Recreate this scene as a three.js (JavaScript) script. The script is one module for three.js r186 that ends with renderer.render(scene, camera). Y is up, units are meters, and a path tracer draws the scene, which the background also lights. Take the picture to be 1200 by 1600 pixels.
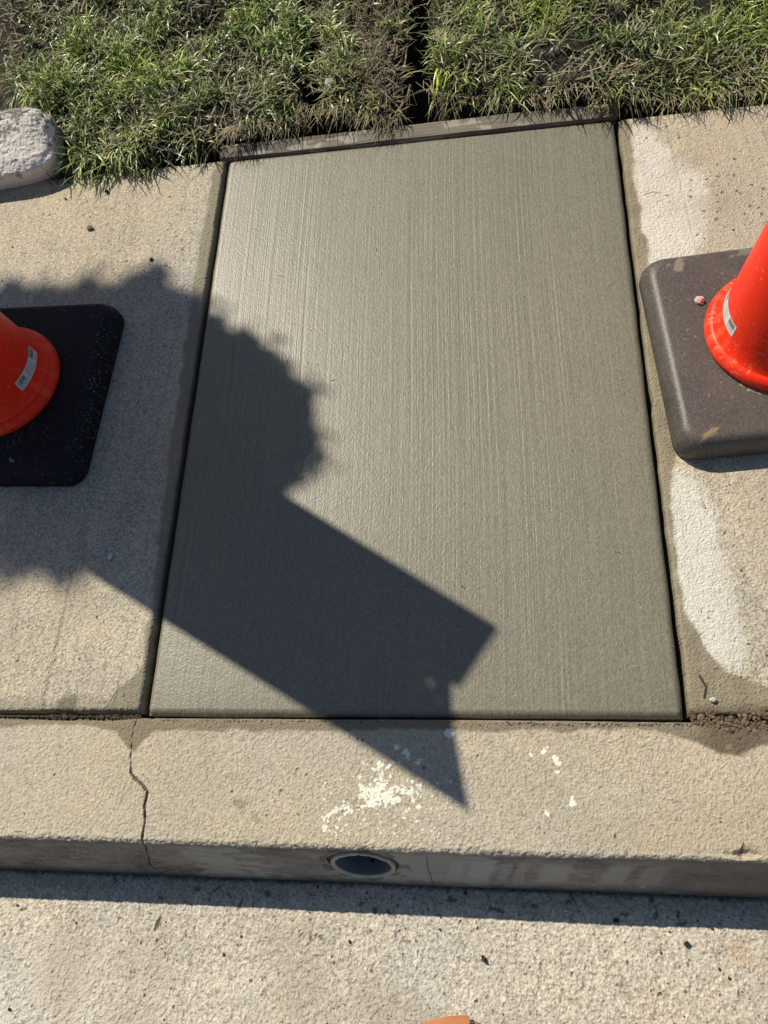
import * as THREE from 'three';
import { mergeGeometries } from 'three/addons/utils/BufferGeometryUtils.js';

// ---------------------------------------------------------------- camera, sky, sun, exposure
const scene = new THREE.Scene();
const camera = new THREE.PerspectiveCamera(65.347, 768 / 1024, 0.02, 2000);
camera.position.set(0.5312, 1.1137, 0.1854);
camera.up.set(0.0336, 0.4015, -0.9153);
camera.lookAt(0.5312 - 0.15424, 1.1137 - 0.90271, 0.1854 - 0.40164);
scene.add(camera);

const SUN = new THREE.Vector3(-0.69, 1, -0.69).normalize();
{
  const w = 256, h = 128, d = new Float32Array(w * h * 4);
  for (let j = 0; j < h; j++) for (let i = 0; i < w; i++) {
    const th = ((j + 0.5) / h - 0.5) * Math.PI, ph = ((i + 0.5) / w - 0.5) * 2 * Math.PI;
    const y = Math.sin(th), x = Math.cos(th) * Math.cos(ph), z = Math.cos(th) * Math.sin(ph);
    const e = Math.max(0, y), k = Math.pow(1 - e, 3.2);
    const cs = Math.max(0, x * SUN.x + y * SUN.y + z * SUN.z);
    const halo = 0.55 * Math.pow(cs, 24) + 0.25 * Math.pow(cs, 5);
    let r = 0.15 + 0.42 * k + halo, g = 0.255 + 0.42 * k + halo * 0.98, b = 0.47 + 0.32 * k + halo * 0.92;
    if (y < 0) { r = 0.3; g = 0.28; b = 0.24; }
    const o = (j * w + i) * 4, s = 0.45;
    d[o] = r * s; d[o + 1] = g * s; d[o + 2] = b * s; d[o + 3] = 1;
  }
  const t = new THREE.DataTexture(d, w, h, THREE.RGBAFormat, THREE.FloatType);
  t.mapping = THREE.EquirectangularReflectionMapping; t.magFilter = THREE.LinearFilter; t.minFilter = THREE.LinearFilter; t.needsUpdate = true;
  scene.background = t; scene.environment = t;
}
const sun = new THREE.DirectionalLight(new THREE.Color(1, 0.92, 0.77), 4.8);
sun.position.copy(SUN).multiplyScalar(8); sun.castShadow = true;
sun.shadow.mapSize.set(4096, 4096); sun.shadow.radius = 1;
Object.assign(sun.shadow.camera, { left: -4, right: 4, top: 4, bottom: -4, near: 0.5, far: 30 });
scene.add(sun, sun.target);

const renderer = new THREE.WebGLRenderer({ antialias: true });
renderer.toneMapping = THREE.LinearToneMapping;
renderer.toneMappingExposure = 1.12;
renderer.shadowMap.enabled = true;

// ---------------------------------------------------------------- helpers
let seed = 20240611;
const rnd = () => { seed = (seed + 0x6D2B79F5) | 0; let t = Math.imul(seed ^ (seed >>> 15), 1 | seed); t = (t + Math.imul(t ^ (t >>> 7), 61 | t)) ^ t; return ((t ^ (t >>> 14)) >>> 0) / 4294967296; };
const rr = (a, b) => a + (b - a) * rnd();
const gauss = () => (rnd() + rnd() + rnd() + rnd() - 2) * 1.0;
const LAT = new Float32Array(65536); for (let i = 0; i < 65536; i++) LAT[i] = rnd() * 2 - 1;
const hsh = (i, j) => LAT[(Math.imul(i, 40503) ^ Math.imul(j, 30011) ^ (Math.imul(i, 73) >> 3)) & 65535];
function vn(x, y) {
  const i = Math.floor(x), j = Math.floor(y); let u = x - i, v = y - j; u = u * u * (3 - 2 * u); v = v * v * (3 - 2 * v);
  const a = hsh(i, j), b = hsh(i + 1, j), c = hsh(i, j + 1), d = hsh(i + 1, j + 1);
  return a + (b - a) * u + (c - a) * v + (a - b - c + d) * u * v;
}
function fbm(x, y, o = 4, g = 0.5) { let s = 0, a = 1, n = 0; for (let k = 0; k < o; k++) { s += a * vn(x + k * 17.3, y - k * 9.1); n += a; a *= g; x *= 2.03; y *= 2.03; } return s / n; }
const sm = (a, b, x) => { const t = Math.min(1, Math.max(0, (x - a) / (b - a))); return t * t * (3 - 2 * t); };
const mixc = (c, d, k) => { c[0] += (d[0] - c[0]) * k; c[1] += (d[1] - c[1]) * k; c[2] += (d[2] - c[2]) * k; };
const lerpPts = (P, t) => { if (t <= P[0][0]) return P[0][1]; for (let i = 1; i < P.length; i++) if (t <= P[i][0]) { const [a, b] = P[i - 1], [c, d] = P[i]; return b + (d - b) * (t - a) / (c - a); } return P[P.length - 1][1]; };
const srgb = new Uint8Array(4097); for (let i = 0; i <= 4096; i++) { const l = i / 4096; srgb[i] = Math.round(255 * (l <= 0.0031308 ? 12.92 * l : 1.055 * Math.pow(l, 1 / 2.4) - 0.055)); }

const numbers = {};
const numbered = n => { const k = numbers[n] = (numbers[n] ?? -1) + 1; return k ? `${n}_${String(k).padStart(3, '0')}` : n; };
const shadowed = m => { m.castShadow = m.receiveShadow = true; return m; };
function mesh(name, g, m, parent = scene) { const o = shadowed(new THREE.Mesh(g, m)); o.name = numbered(name); parent.add(o); return o; }
function tag(o, label, category, group, kind) { o.userData.label = label; if (category) o.userData.category = category; if (group) o.userData.group = group; if (kind) o.userData.kind = kind; return o; }
function thing(name, label, category, pos = [0, 0, 0], group) { const o = new THREE.Group(); o.name = numbered(name); o.position.set(...pos); scene.add(o); return tag(o, label, category, group); }
const std = (o) => new THREE.MeshStandardMaterial({ roughness: 0.9, metalness: 0, ...o });

// a surface chart: colour (linear) and height (0..1) arrays over a rectangle in metres
class Chart {
  constructor(x0, x1, z0, z1, mm) {
    Object.assign(this, { x0, x1, z0, z1 });
    this.w = Math.min(2048, Math.round((x1 - x0) / mm * 1000)); this.h = Math.min(2048, Math.round((z1 - z0) / mm * 1000));
    this.c = new Float32Array(this.w * this.h * 3); this.b = new Float32Array(this.w * this.h);
  }
  fill(fn) {
    const { w, h } = this, c = [0, 0, 0];
    for (let j = 0; j < h; j++) { const z = this.z0 + (j + 0.5) / h * (this.z1 - this.z0);
      for (let i = 0; i < w; i++) { const x = this.x0 + (i + 0.5) / w * (this.x1 - this.x0), o = j * w + i;
        this.b[o] = fn(x, z, c); this.c[o * 3] = c[0]; this.c[o * 3 + 1] = c[1]; this.c[o * 3 + 2] = c[2]; } }
    return this;
  }
  // an irregular spot: fn(k) with k = 1 in the middle falling to 0 at a ragged rim
  spot(x, z, rx, rz, rag, col, kc, dh, hard = 0.25) {
    const { w, h } = this, sx = w / (this.x1 - this.x0), sz = h / (this.z1 - this.z0), R = 1.6, ox = rnd() * 99, rot = rnd() * 6.28, ca = Math.cos(rot), sa = Math.sin(rot);
    const m = Math.max(rx, rz);
    for (let j = Math.max(0, Math.floor((z - m * R - this.z0) * sz)); j < Math.min(h, (z + m * R - this.z0) * sz); j++)
      for (let i = Math.max(0, Math.floor((x - m * R - this.x0) * sx)); i < Math.min(w, (x + m * R - this.x0) * sx); i++) {
        const px = this.x0 + (i + 0.5) / sx - x, pz = this.z0 + (j + 0.5) / sz - z;
        const u = (px * ca + pz * sa) / rx, v = (-px * sa + pz * ca) / rz;
        const d = Math.hypot(u, v) + rag * vn(u * 1.3 + ox, v * 1.3) + rag * 0.5 * vn(u * 3.1 + ox, v * 3.1 + 7);
        const k = sm(1 + hard, 1 - hard, d); if (k <= 0) continue;
        const o = j * w + i; if (col) for (let q = 0; q < 3; q++) this.c[o * 3 + q] += (col[q] - this.c[o * 3 + q]) * k * kc;
        this.b[o] += dh * k;
      }
  }
  line(P, wd, col, kc, dh) {   // a thin mark along a polyline
    for (let s = 1; s < P.length; s++) { const [a, b] = P[s - 1], [c, d] = P[s], n = Math.ceil(Math.hypot(c - a, d - b) / (wd * 0.5));
      for (let t = 0; t <= n; t++) this.spot(a + (c - a) * t / n, b + (d - b) * t / n, wd, wd, 0.4, col, kc, dh * 0.4, 0.5); }
  }
  maps() {
    const { w, h } = this, c = new Uint8Array(w * h * 4), b = new Uint8Array(w * h * 4);
    for (let o = 0; o < w * h; o++) { for (let q = 0; q < 3; q++) c[o * 4 + q] = srgb[Math.max(0, Math.min(4096, Math.round(this.c[o * 3 + q] * 4096)))]; c[o * 4 + 3] = 255;
      b[o * 4] = b[o * 4 + 1] = b[o * 4 + 2] = Math.max(0, Math.min(255, Math.round(this.b[o] * 255))); b[o * 4 + 3] = 255; }
    const mk = (a, s) => { const t = new THREE.DataTexture(a, w, h); t.magFilter = THREE.LinearFilter; t.minFilter = THREE.LinearMipmapLinearFilter; t.generateMipmaps = true; if (s) t.colorSpace = THREE.SRGBColorSpace; t.wrapS = t.wrapT = THREE.MirroredRepeatWrapping; t.needsUpdate = true; return t; };
    return { map: mk(c, true), bumpMap: mk(b, false) };
  }
  uv(x, z) { return [(x - this.x0) / (this.x1 - this.x0), (z - this.z0) / (this.z1 - this.z0)]; }
}
// soft mask from a polygon, with ragged rim added by the caller
class Mask {
  constructor(polys, x0, x1, z0, z1, soft) {
    const s = 0.004, w = Math.ceil((x1 - x0) / s), h = Math.ceil((z1 - z0) / s); let a = new Float32Array(w * h);
    for (let j = 0; j < h; j++) for (let i = 0; i < w; i++) { const x = x0 + i * s, z = z0 + j * s;
      for (const P of polys) { let in_ = false; for (let p = 0, q = P.length - 1; p < P.length; q = p++) if ((P[p][1] > z) !== (P[q][1] > z) && x < (P[q][0] - P[p][0]) * (z - P[p][1]) / (P[q][1] - P[p][1]) + P[p][0]) in_ = !in_; if (in_) a[j * w + i] = 1; } }
    const r = Math.max(1, Math.round(soft / s));
    for (let pass = 0; pass < 2; pass++) { const b = new Float32Array(w * h);
      for (let j = 0; j < h; j++) for (let i = 0; i < w; i++) { let t = 0; for (let k = -r; k <= r; k++) t += a[j * w + Math.min(w - 1, Math.max(0, i + k))]; b[j * w + i] = t / (2 * r + 1); }
      const c = new Float32Array(w * h);
      for (let j = 0; j < h; j++) for (let i = 0; i < w; i++) { let t = 0; for (let k = -r; k <= r; k++) t += b[Math.min(h - 1, Math.max(0, j + k)) * w + i]; c[j * w + i] = t / (2 * r + 1); }
      a = c; }
    Object.assign(this, { a, w, h, s, x0, z0 });
  }
  at(x, z) { const u = (x - this.x0) / this.s, v = (z - this.z0) / this.s, i = Math.floor(u), j = Math.floor(v); if (i < 0 || j < 0 || i >= this.w - 1 || j >= this.h - 1) return 0; const f = u - i, g = v - j, a = this.a, o = j * this.w + i; return (a[o] * (1 - f) + a[o + 1] * f) * (1 - g) + (a[o + this.w] * (1 - f) + a[o + this.w + 1] * f) * g; }
}
// weathered concrete: exposed sand grain, broom lines along z, pores
function oldConcrete(x, z, c, broom, tilt) {
  const xs = x + tilt * z;
  const g1 = fbm(x * 560, z * 560, 2, 0.6), g2 = fbm(x * 260 + 40, z * 260, 2, 0.5), m = fbm(x * 9, z * 9, 4), m2 = fbm(x * 28 + 5, z * 24, 3);
  const br = vn(xs * 105, z * 3.1) * 0.6 + vn(xs * 230, z * 7) * 0.4, deep = Math.max(0, vn(xs * 62 + 3, z * 1.8) - 0.58) * 2.4;
  const grain = g1 * 0.85 + g2 * 0.34;
  const sp = vn(x * 400 + 3, z * 400) * 0.75 + vn(x * 640 + 8, z * 640) * 0.5;
  const l = 1 + 0.10 * m + 0.07 * m2 + 0.26 * grain + 0.36 * sp + 0.5 * Math.min(0, vn(x * 340 + 31, z * 340) + 0.4) + broom * 0.06 * br - broom * 0.32 * deep * (0.5 + 0.5 * m2);
  const wm = 0.05 * vn(x * 5 + 50, z * 5) + 0.03 * m2;
  c[0] = 0.425 * l * (1 + wm); c[1] = 0.378 * l; c[2] = 0.295 * l * (1 - wm * 1.4);
  const pit = Math.max(0, vn(x * 190 + 9, z * 190 + 4) - 0.62) * 1.6;
  if (pit > 0.1) mixc(c, [0.2, 0.165, 0.12], Math.min(0.6, pit));
  return 0.6 + 0.25 * grain + 0.06 * sp + 0.03 * m2 + broom * 0.09 * br - broom * 0.34 * deep - pit * 0.35;
}
const DAMP = [0.19, 0.172, 0.118];

// ---------------------------------------------------------------- ground-level sheets
const soilMat = (() => { const ch = new Chart(0, 0.6, 0, 0.6, 1.2).fill((x, z, c) => { const a = fbm(x * 60, z * 60, 4), b = fbm(x * 220, z * 220, 3); const l = 1 + 0.35 * a + 0.45 * b; c[0] = 0.020 * l; c[1] = 0.0135 * l; c[2] = 0.009 * l; return 0.5 + 0.3 * a + 0.25 * b; }); return std({ ...ch.maps(), bumpScale: 0.006, roughness: 1 }); })();
function sheet(name, x0, x1, z0, z1, y, mat, scale, nx = 1, nz = 1, fy) {
  const g = new THREE.PlaneGeometry(x1 - x0, z1 - z0, nx, nz); g.rotateX(-Math.PI / 2); g.translate((x0 + x1) / 2, y, (z0 + z1) / 2);
  const p = g.attributes.position, uv = g.attributes.uv;
  for (let i = 0; i < p.count; i++) { if (fy) p.setY(i, y + fy(p.getX(i), p.getZ(i))); uv.setXY(i, p.getX(i) / scale, p.getZ(i) / scale); }
  g.computeVertexNormals(); const o = mesh(name, g, mat); o.userData.kind = 'structure'; return o;
}
sheet('ground', -300, 300, -300, 300, -0.22, soilMat, 0.6);
sheet('soil', -4, 4, -1.16, 0.02, -0.045, soilMat, 0.6);
const lawnSoil = sheet('lawn_soil', -4.5, 4.5, -8, -1.135, -0.065, soilMat, 0.6, 300, 230, (x, z) => {
  const trench = sm(-1.25, -1.16, z) * sm(-0.12, 0.0, x) * sm(0.62, 0.42, x); return 0.012 * fbm(x * 14, z * 14, 3) - 0.035 * trench; });
{ // the street beyond the gutter
  const ch = new Chart(0, 1.2, 0, 1.2, 1.5).fill((x, z, c) => { const a = fbm(x * 180, z * 180, 3), b = vn(x * 300, z * 300), m = fbm(x * 6, z * 6, 3); const l = 1 + 0.3 * a + 0.35 * b + 0.12 * m; c[0] = 0.058 * l; c[1] = 0.056 * l; c[2] = 0.053 * l; return 0.5 + 0.35 * a; });
  sheet('road', -300, 300, 0.76, 40, -0.107, std({ ...ch.maps(), bumpScale: 0.005 }), 1.2);
}

// ---------------------------------------------------------------- slabs
// a slab with tooled round edges; wob moves the edge line in or out (crumbled edges)
function slabGeo(ch, x0, x1, z0, z1, y, R, step, wob, dispY, deep = 0.1) {
  const cuts = (a, b) => { const e = [0, 0.04, 0.16, 0.35, 0.62, 1].map(k => k * R), n = Math.max(1, Math.round((b - a - 2 * R) / step)), r = []; for (const k of e) r.push(a + k); for (let i = 1; i < n; i++) r.push(a + R + (b - a - 2 * R) * i / n); for (const k of e.slice().reverse()) r.push(b - k); return r; };
  const X = cuts(x0, x1), Z = cuts(z0, z1), nx = X.length, nz = Z.length, pos = [], uv = [], idx = [];
  const put = (x, z, dy) => { const dx = Math.min(x - x0, x1 - x), dz = Math.min(z - z0, z1 - z), d = Math.min(R, dx, dz), cx = dx < R ? R - dx : 0, cz = dz < R ? R - dz : 0;
    const q = Math.min(R, Math.hypot(cx, cz)); let yy = y - (R - Math.sqrt(Math.max(0, R * R - q * q))); if (dispY) yy += dispY(x, z) * sm(0, R, d);
    let ox = 0, oz = 0; if (wob && d < R) { const k = 1 - d / R; const t = wob(x, z) * k; if (dx < R) ox = (x - x0 < x1 - x ? t : -t); if (dz < R) oz = (z - z0 < z1 - z ? t : -t); }
    pos.push(x + ox, yy + dy, z + oz); uv.push(...ch.uv(x, z)); };
  for (let j = 0; j < nz; j++) for (let i = 0; i < nx; i++) put(X[i], Z[j], 0);
  for (let j = 0; j < nz - 1; j++) for (let i = 0; i < nx - 1; i++) { const a = j * nx + i; idx.push(a, a + nx, a + 1, a + 1, a + nx, a + nx + 1); }
  const ring = []; for (let i = 0; i < nx; i++) ring.push([i, nz - 1]); for (let j = nz - 2; j >= 0; j--) ring.push([nx - 1, j]); for (let i = nx - 2; i >= 0; i--) ring.push([i, 0]); for (let j = 1; j < nz - 1; j++) ring.push([0, j]);
  const base = pos.length / 3; for (const [i, j] of ring) { const a = j * nx + i; pos.push(pos[a * 3], y - deep, pos[a * 3 + 2]); uv.push(uv[a * 2], uv[a * 2 + 1]); }
  ring.forEach(([i, j], k) => { const k2 = (k + 1) % ring.length, a = j * nx + i, b = ring[k2][1] * nx + ring[k2][0]; idx.push(a, base + k, b, b, base + k, base + k2); });
  const g = new THREE.BufferGeometry(); g.setAttribute('position', new THREE.Float32BufferAttribute(pos, 3)); g.setAttribute('uv', new THREE.Float32BufferAttribute(uv, 2)); g.setIndex(idx); g.computeVertexNormals(); return g;
}
// fresh slab
{
  const ch = new Chart(0, 0.75, -1.1, 0, 0.56).fill((x, z, c) => {
    const xs = x + 0.004 * Math.sin(z * 5);
    const f1 = vn(xs * 460, z * 3.4), f2 = vn(xs * 820 + 9, z * 6), f3 = vn(xs * 250, z * 1.6), grain = fbm(x * 700, z * 520, 2, 0.6), m = fbm(x * 5, z * 4, 4), zone = sm(-0.25, 0.35, vn(x * 7 + 3, z * 1.3));
    const lines = (f1 * 0.45 + f2 * 0.35 + f3 * 0.35) * (0.7 + 0.45 * zone);
    const ridge = Math.max(0, vn(xs * 300 + 21, z * 3) - 0.45) * (0.25 + 0.5 * zone);
    const sp = vn(x * 430 + 5, z * 330) * 0.8 + vn(x * 760 + 5, z * 500) * 0.4, l = 1 + 0.06 * m + 0.12 * lines + 0.10 * grain + 0.22 * sp + 0.26 * ridge + 0.04 * fbm(x * 14 + 8, z * 9, 3);
    c[0] = 0.172 * l; c[1] = 0.158 * l; c[2] = 0.113 * l * (1 - 0.03 * m);
    return 0.5 + 0.075 * lines + 0.085 * grain + 0.025 * sp + 0.03 * vn(x * 60, z * 40);
  });
  for (let i = 0; i < 60; i++) ch.spot(rr(0.02, 0.73), rr(-1.07, -0.02), rr(0.0008, 0.0016), rr(0.0008, 0.0014), 0.4, [0.04, 0.035, 0.025], 0.85, -0.2);
  for (let i = 0; i < 130; i++) ch.spot(rr(0.01, 0.74), rr(-1.07, -0.02), rr(0.0005, 0.001), rr(0.0005, 0.001), 0.3, [0.42, 0.4, 0.33], 0.8, 0.15);
  for (let i = 0; i < 7; i++) { const x = rr(0.05, 0.7), z = rr(-0.9, -0.1), a = rr(0, 3); ch.line([[x, z], [x + 0.008 * Math.cos(a), z + 0.008 * Math.sin(a)]], 0.0006, [0.12, 0.11, 0.08], 0.5, -0.3); }
  const m = new THREE.MeshPhysicalMaterial({ ...ch.maps(), bumpScale: 0.0022, roughness: 0.47, ior: 1.58, specularIntensity: 1 });
  tag(mesh('concrete_slab', slabGeo(ch, 0, 0.75, -1.0939, 0, 0, 0.0105, 0.03, (x, z) => 0.0008 * vn(x * 60, z * 60), (x, z) => 0.0012 * vn(x * 4, z * 3)), m), 'smooth fresh damp grey concrete slab between the two weathered slabs', 'concrete slab');
}
// old slabs of the pavement
const pavement = new THREE.Group(); pavement.name = 'pavement'; pavement.userData.kind = 'structure'; scene.add(pavement);
{
  const damp = [[-1.1, -0.020], [-1.064, -0.028], [-0.734, -0.03], [-0.5, -0.026], [-0.323, -0.022], [-0.15, -0.014], [-0.06, -0.02], [-0.035, -0.05], [0, -0.07]];
  const ch = new Chart(-1.25, -0.006, -1.1, 0, 0.8).fill((x, z, c) => {
    const h = oldConcrete(x, z, c, 1, 0.02);
    let k = sm(-0.005, 0.004, x - lerpPts(damp, z) + 0.006 * fbm(x * 40, z * 40, 3));
    k = Math.max(k, sm(-0.02, 0.0, z + 0.012 - 0.02 * sm(0.03, 0, Math.abs(x + 0.127)) + 0.006 * fbm(x * 50, z * 50, 2)) * 0.6);
    mixc(c, DAMP, k * 0.8); return h - 0.05 * k;
  });
  for (let i = 0; i < 70; i++) ch.spot(rr(-0.8, -0.02), rr(-1.08, -0.02), rr(0.001, 0.003), rr(0.001, 0.0025), 0.5, [0.1, 0.085, 0.06], 0.8, -0.35);
  for (let i = 0; i < 14; i++) ch.spot(rr(-0.12, -0.05), rr(-1.02, -0.82), rr(0.001, 0.003), rr(0.001, 0.002), 0.5, [0.1, 0.085, 0.06], 0.8, -0.35);
  ch.spot(-0.127, -0.014, 0.016, 0.014, 0.5, [0.07, 0.06, 0.04], 0.7, 0, 0.6);
  for (let i = 0; i < 26; i++) ch.spot(rr(-0.8, 0), rr(-1.1, 0), rr(0.03, 0.08), rr(0.02, 0.06), 0.5, i % 2 ? [0.46, 0.41, 0.31] : [0.33, 0.275, 0.2], 0.35, 0, 0.8);
  const m = std({ ...ch.maps(), bumpScale: 0.0042, roughness: 0.95 });
  const wob = (x, z) => 0.0018 * fbm(x * 70, z * 70, 3) + Math.max(0, vn(x * 45, z * 45) - 0.6) * 0.008;
  const a = mesh('paving_slab', slabGeo(ch, -1.25, -0.0075, -1.092, -0.0045, 0.003, 0.006, 0.02, wob, (x, z) => 0.002 * vn(x * 3, z * 3)), m, pavement); a.userData.label = 'weathered pale slab left of the fresh slab';
  const g2 = slabGeo(ch, -1.25, -0.0075, -1.092, -0.002, 0.002, 0.006, 0.05, wob);
  for (const k of [1, 2]) { const o = mesh('paving_slab', g2, m, pavement); o.position.x = -1.25 * k; }

  const white = new Mask([[[0.772, -1.075], [0.8, -1.075], [0.82, -1.03], [0.851, -0.977], [0.88, -0.94], [0.895, -0.896], [0.888, -0.83], [0.85, -0.76], [0.83, -0.7], [0.765, -0.7], [0.769, -0.9]],
    [[0.752, -0.315], [0.765, -0.36], [0.79, -0.37], [0.82, -0.34], [0.826, -0.27], [0.83, -0.195], [0.84, -0.12], [0.832, -0.06], [0.79, -0.058], [0.765, -0.115], [0.758, -0.19]], [[0.764, -0.62], [0.79, -0.62], [0.79, -0.42], [0.768, -0.45]]], 0.7, 1, -1.1, 0, 0.014);
  const dampR = [[-1.1, 0.779], [-1.0, 0.776], [-0.95, 0.768], [-0.88, 0.775], [-0.83, 0.774], [-0.78, 0.781], [-0.72, 0.777], [-0.62, 0.770], [-0.52, 0.774], [-0.467, 0.784], [-0.40, 0.785], [-0.34, 0.771], [-0.30, 0.766], [-0.2, 0.764], [-0.14, 0.770], [-0.1, 0.782], [-0.06, 0.81], [-0.04, 0.86], [-0.03, 1.2]];
  const ch2 = new Chart(0.757, 2.0, -1.1, 0, 0.8).fill((x, z, c) => {
    const h = oldConcrete(x, z, c, 0.7, -0.06);
    mixc(c, [0.40, 0.335, 0.25], 0.5 * sm(0.86, 0.92, x + 0.03 * vn(x * 9, z * 9)));
    const rag = fbm(x * 45, z * 45, 3);
    const w = sm(0.2, 0.95, white.at(x, z) + 0.22 * rag + 0.18 * vn(x * 330, z * 330) + 0.24 * fbm(x * 110, z * 12, 2)); mixc(c, [0.60, 0.575, 0.505].map(v => v * (1 + 0.1 * vn(x * 300, z * 300))), w * (0.82 + 0.3 * fbm(x * 22, z * 10, 3)));
    let k = sm(0.004, -0.004, x - lerpPts(dampR, z) + 0.005 * rag); k = Math.max(k, sm(-0.042, -0.028, z - 0.008 * rag) * 0.98);
    mixc(c, DAMP.map((v, i) => v * (1 + 0.25 * rag) * [1.1, 1.05, 1][i]), k * 0.88); mixc(c, [0.09, 0.065, 0.042], 0.7 * sm(-0.022, -0.006, z + 0.01 * rag) * sm(-0.5, 0.4, fbm(x * 80, z * 80, 2) + 0.3)); return h - 0.06 * k;
  });
  for (let i = 0; i < 70; i++) ch2.spot(rr(0.79, 1.3), rr(-1.08, -0.05), rr(0.001, 0.003), rr(0.001, 0.0025), 0.5, [0.12, 0.1, 0.07], 0.8, -0.35);
  for (let i = 0; i < 20; i++) ch2.spot(rr(0.86, 0.98), rr(-0.93, -0.8), rr(0.001, 0.004), rr(0.001, 0.003), 0.5, [0.12, 0.1, 0.07], 0.75, -0.35);
  for (let i = 0; i < 22; i++) ch2.spot(rr(0.84, 1.4), rr(-1.08, -0.05), rr(0.02, 0.06), rr(0.02, 0.05), 0.5, i % 2 ? [0.46, 0.4, 0.31] : [0.31, 0.25, 0.18], 0.35, 0, 0.8);
    ch2.line([[0.785, -0.9], [0.8, -0.905], [0.812, -0.9]], 0.0009, [0.3, 0.27, 0.22], 0.5, -0.2);
  ch2.line([[0.775, -0.055], [0.782, -0.04], [0.778, -0.025]], 0.0013, [0.05, 0.045, 0.03], 0.8, -0.3);
  const m2 = std({ ...ch2.maps(), bumpScale: 0.0042, roughness: 0.95 });
  const b = mesh('paving_slab', slabGeo(ch2, 0.7565, 2.0, -1.092, -0.004, 0.001, 0.006, 0.02, wob, (x, z) => 0.002 * vn(x * 3, z * 3)), m2, pavement); b.userData.label = 'weathered slab with white bloom right of the fresh slab';
  const g3 = slabGeo(ch2, 0.7565, 2.0, -1.092, -0.004, 0.001, 0.006, 0.05, wob);
  for (const k of [1, 2]) { const o = mesh('paving_slab', g3, m2, pavement); o.position.x = 1.25 * k; }
}

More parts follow.
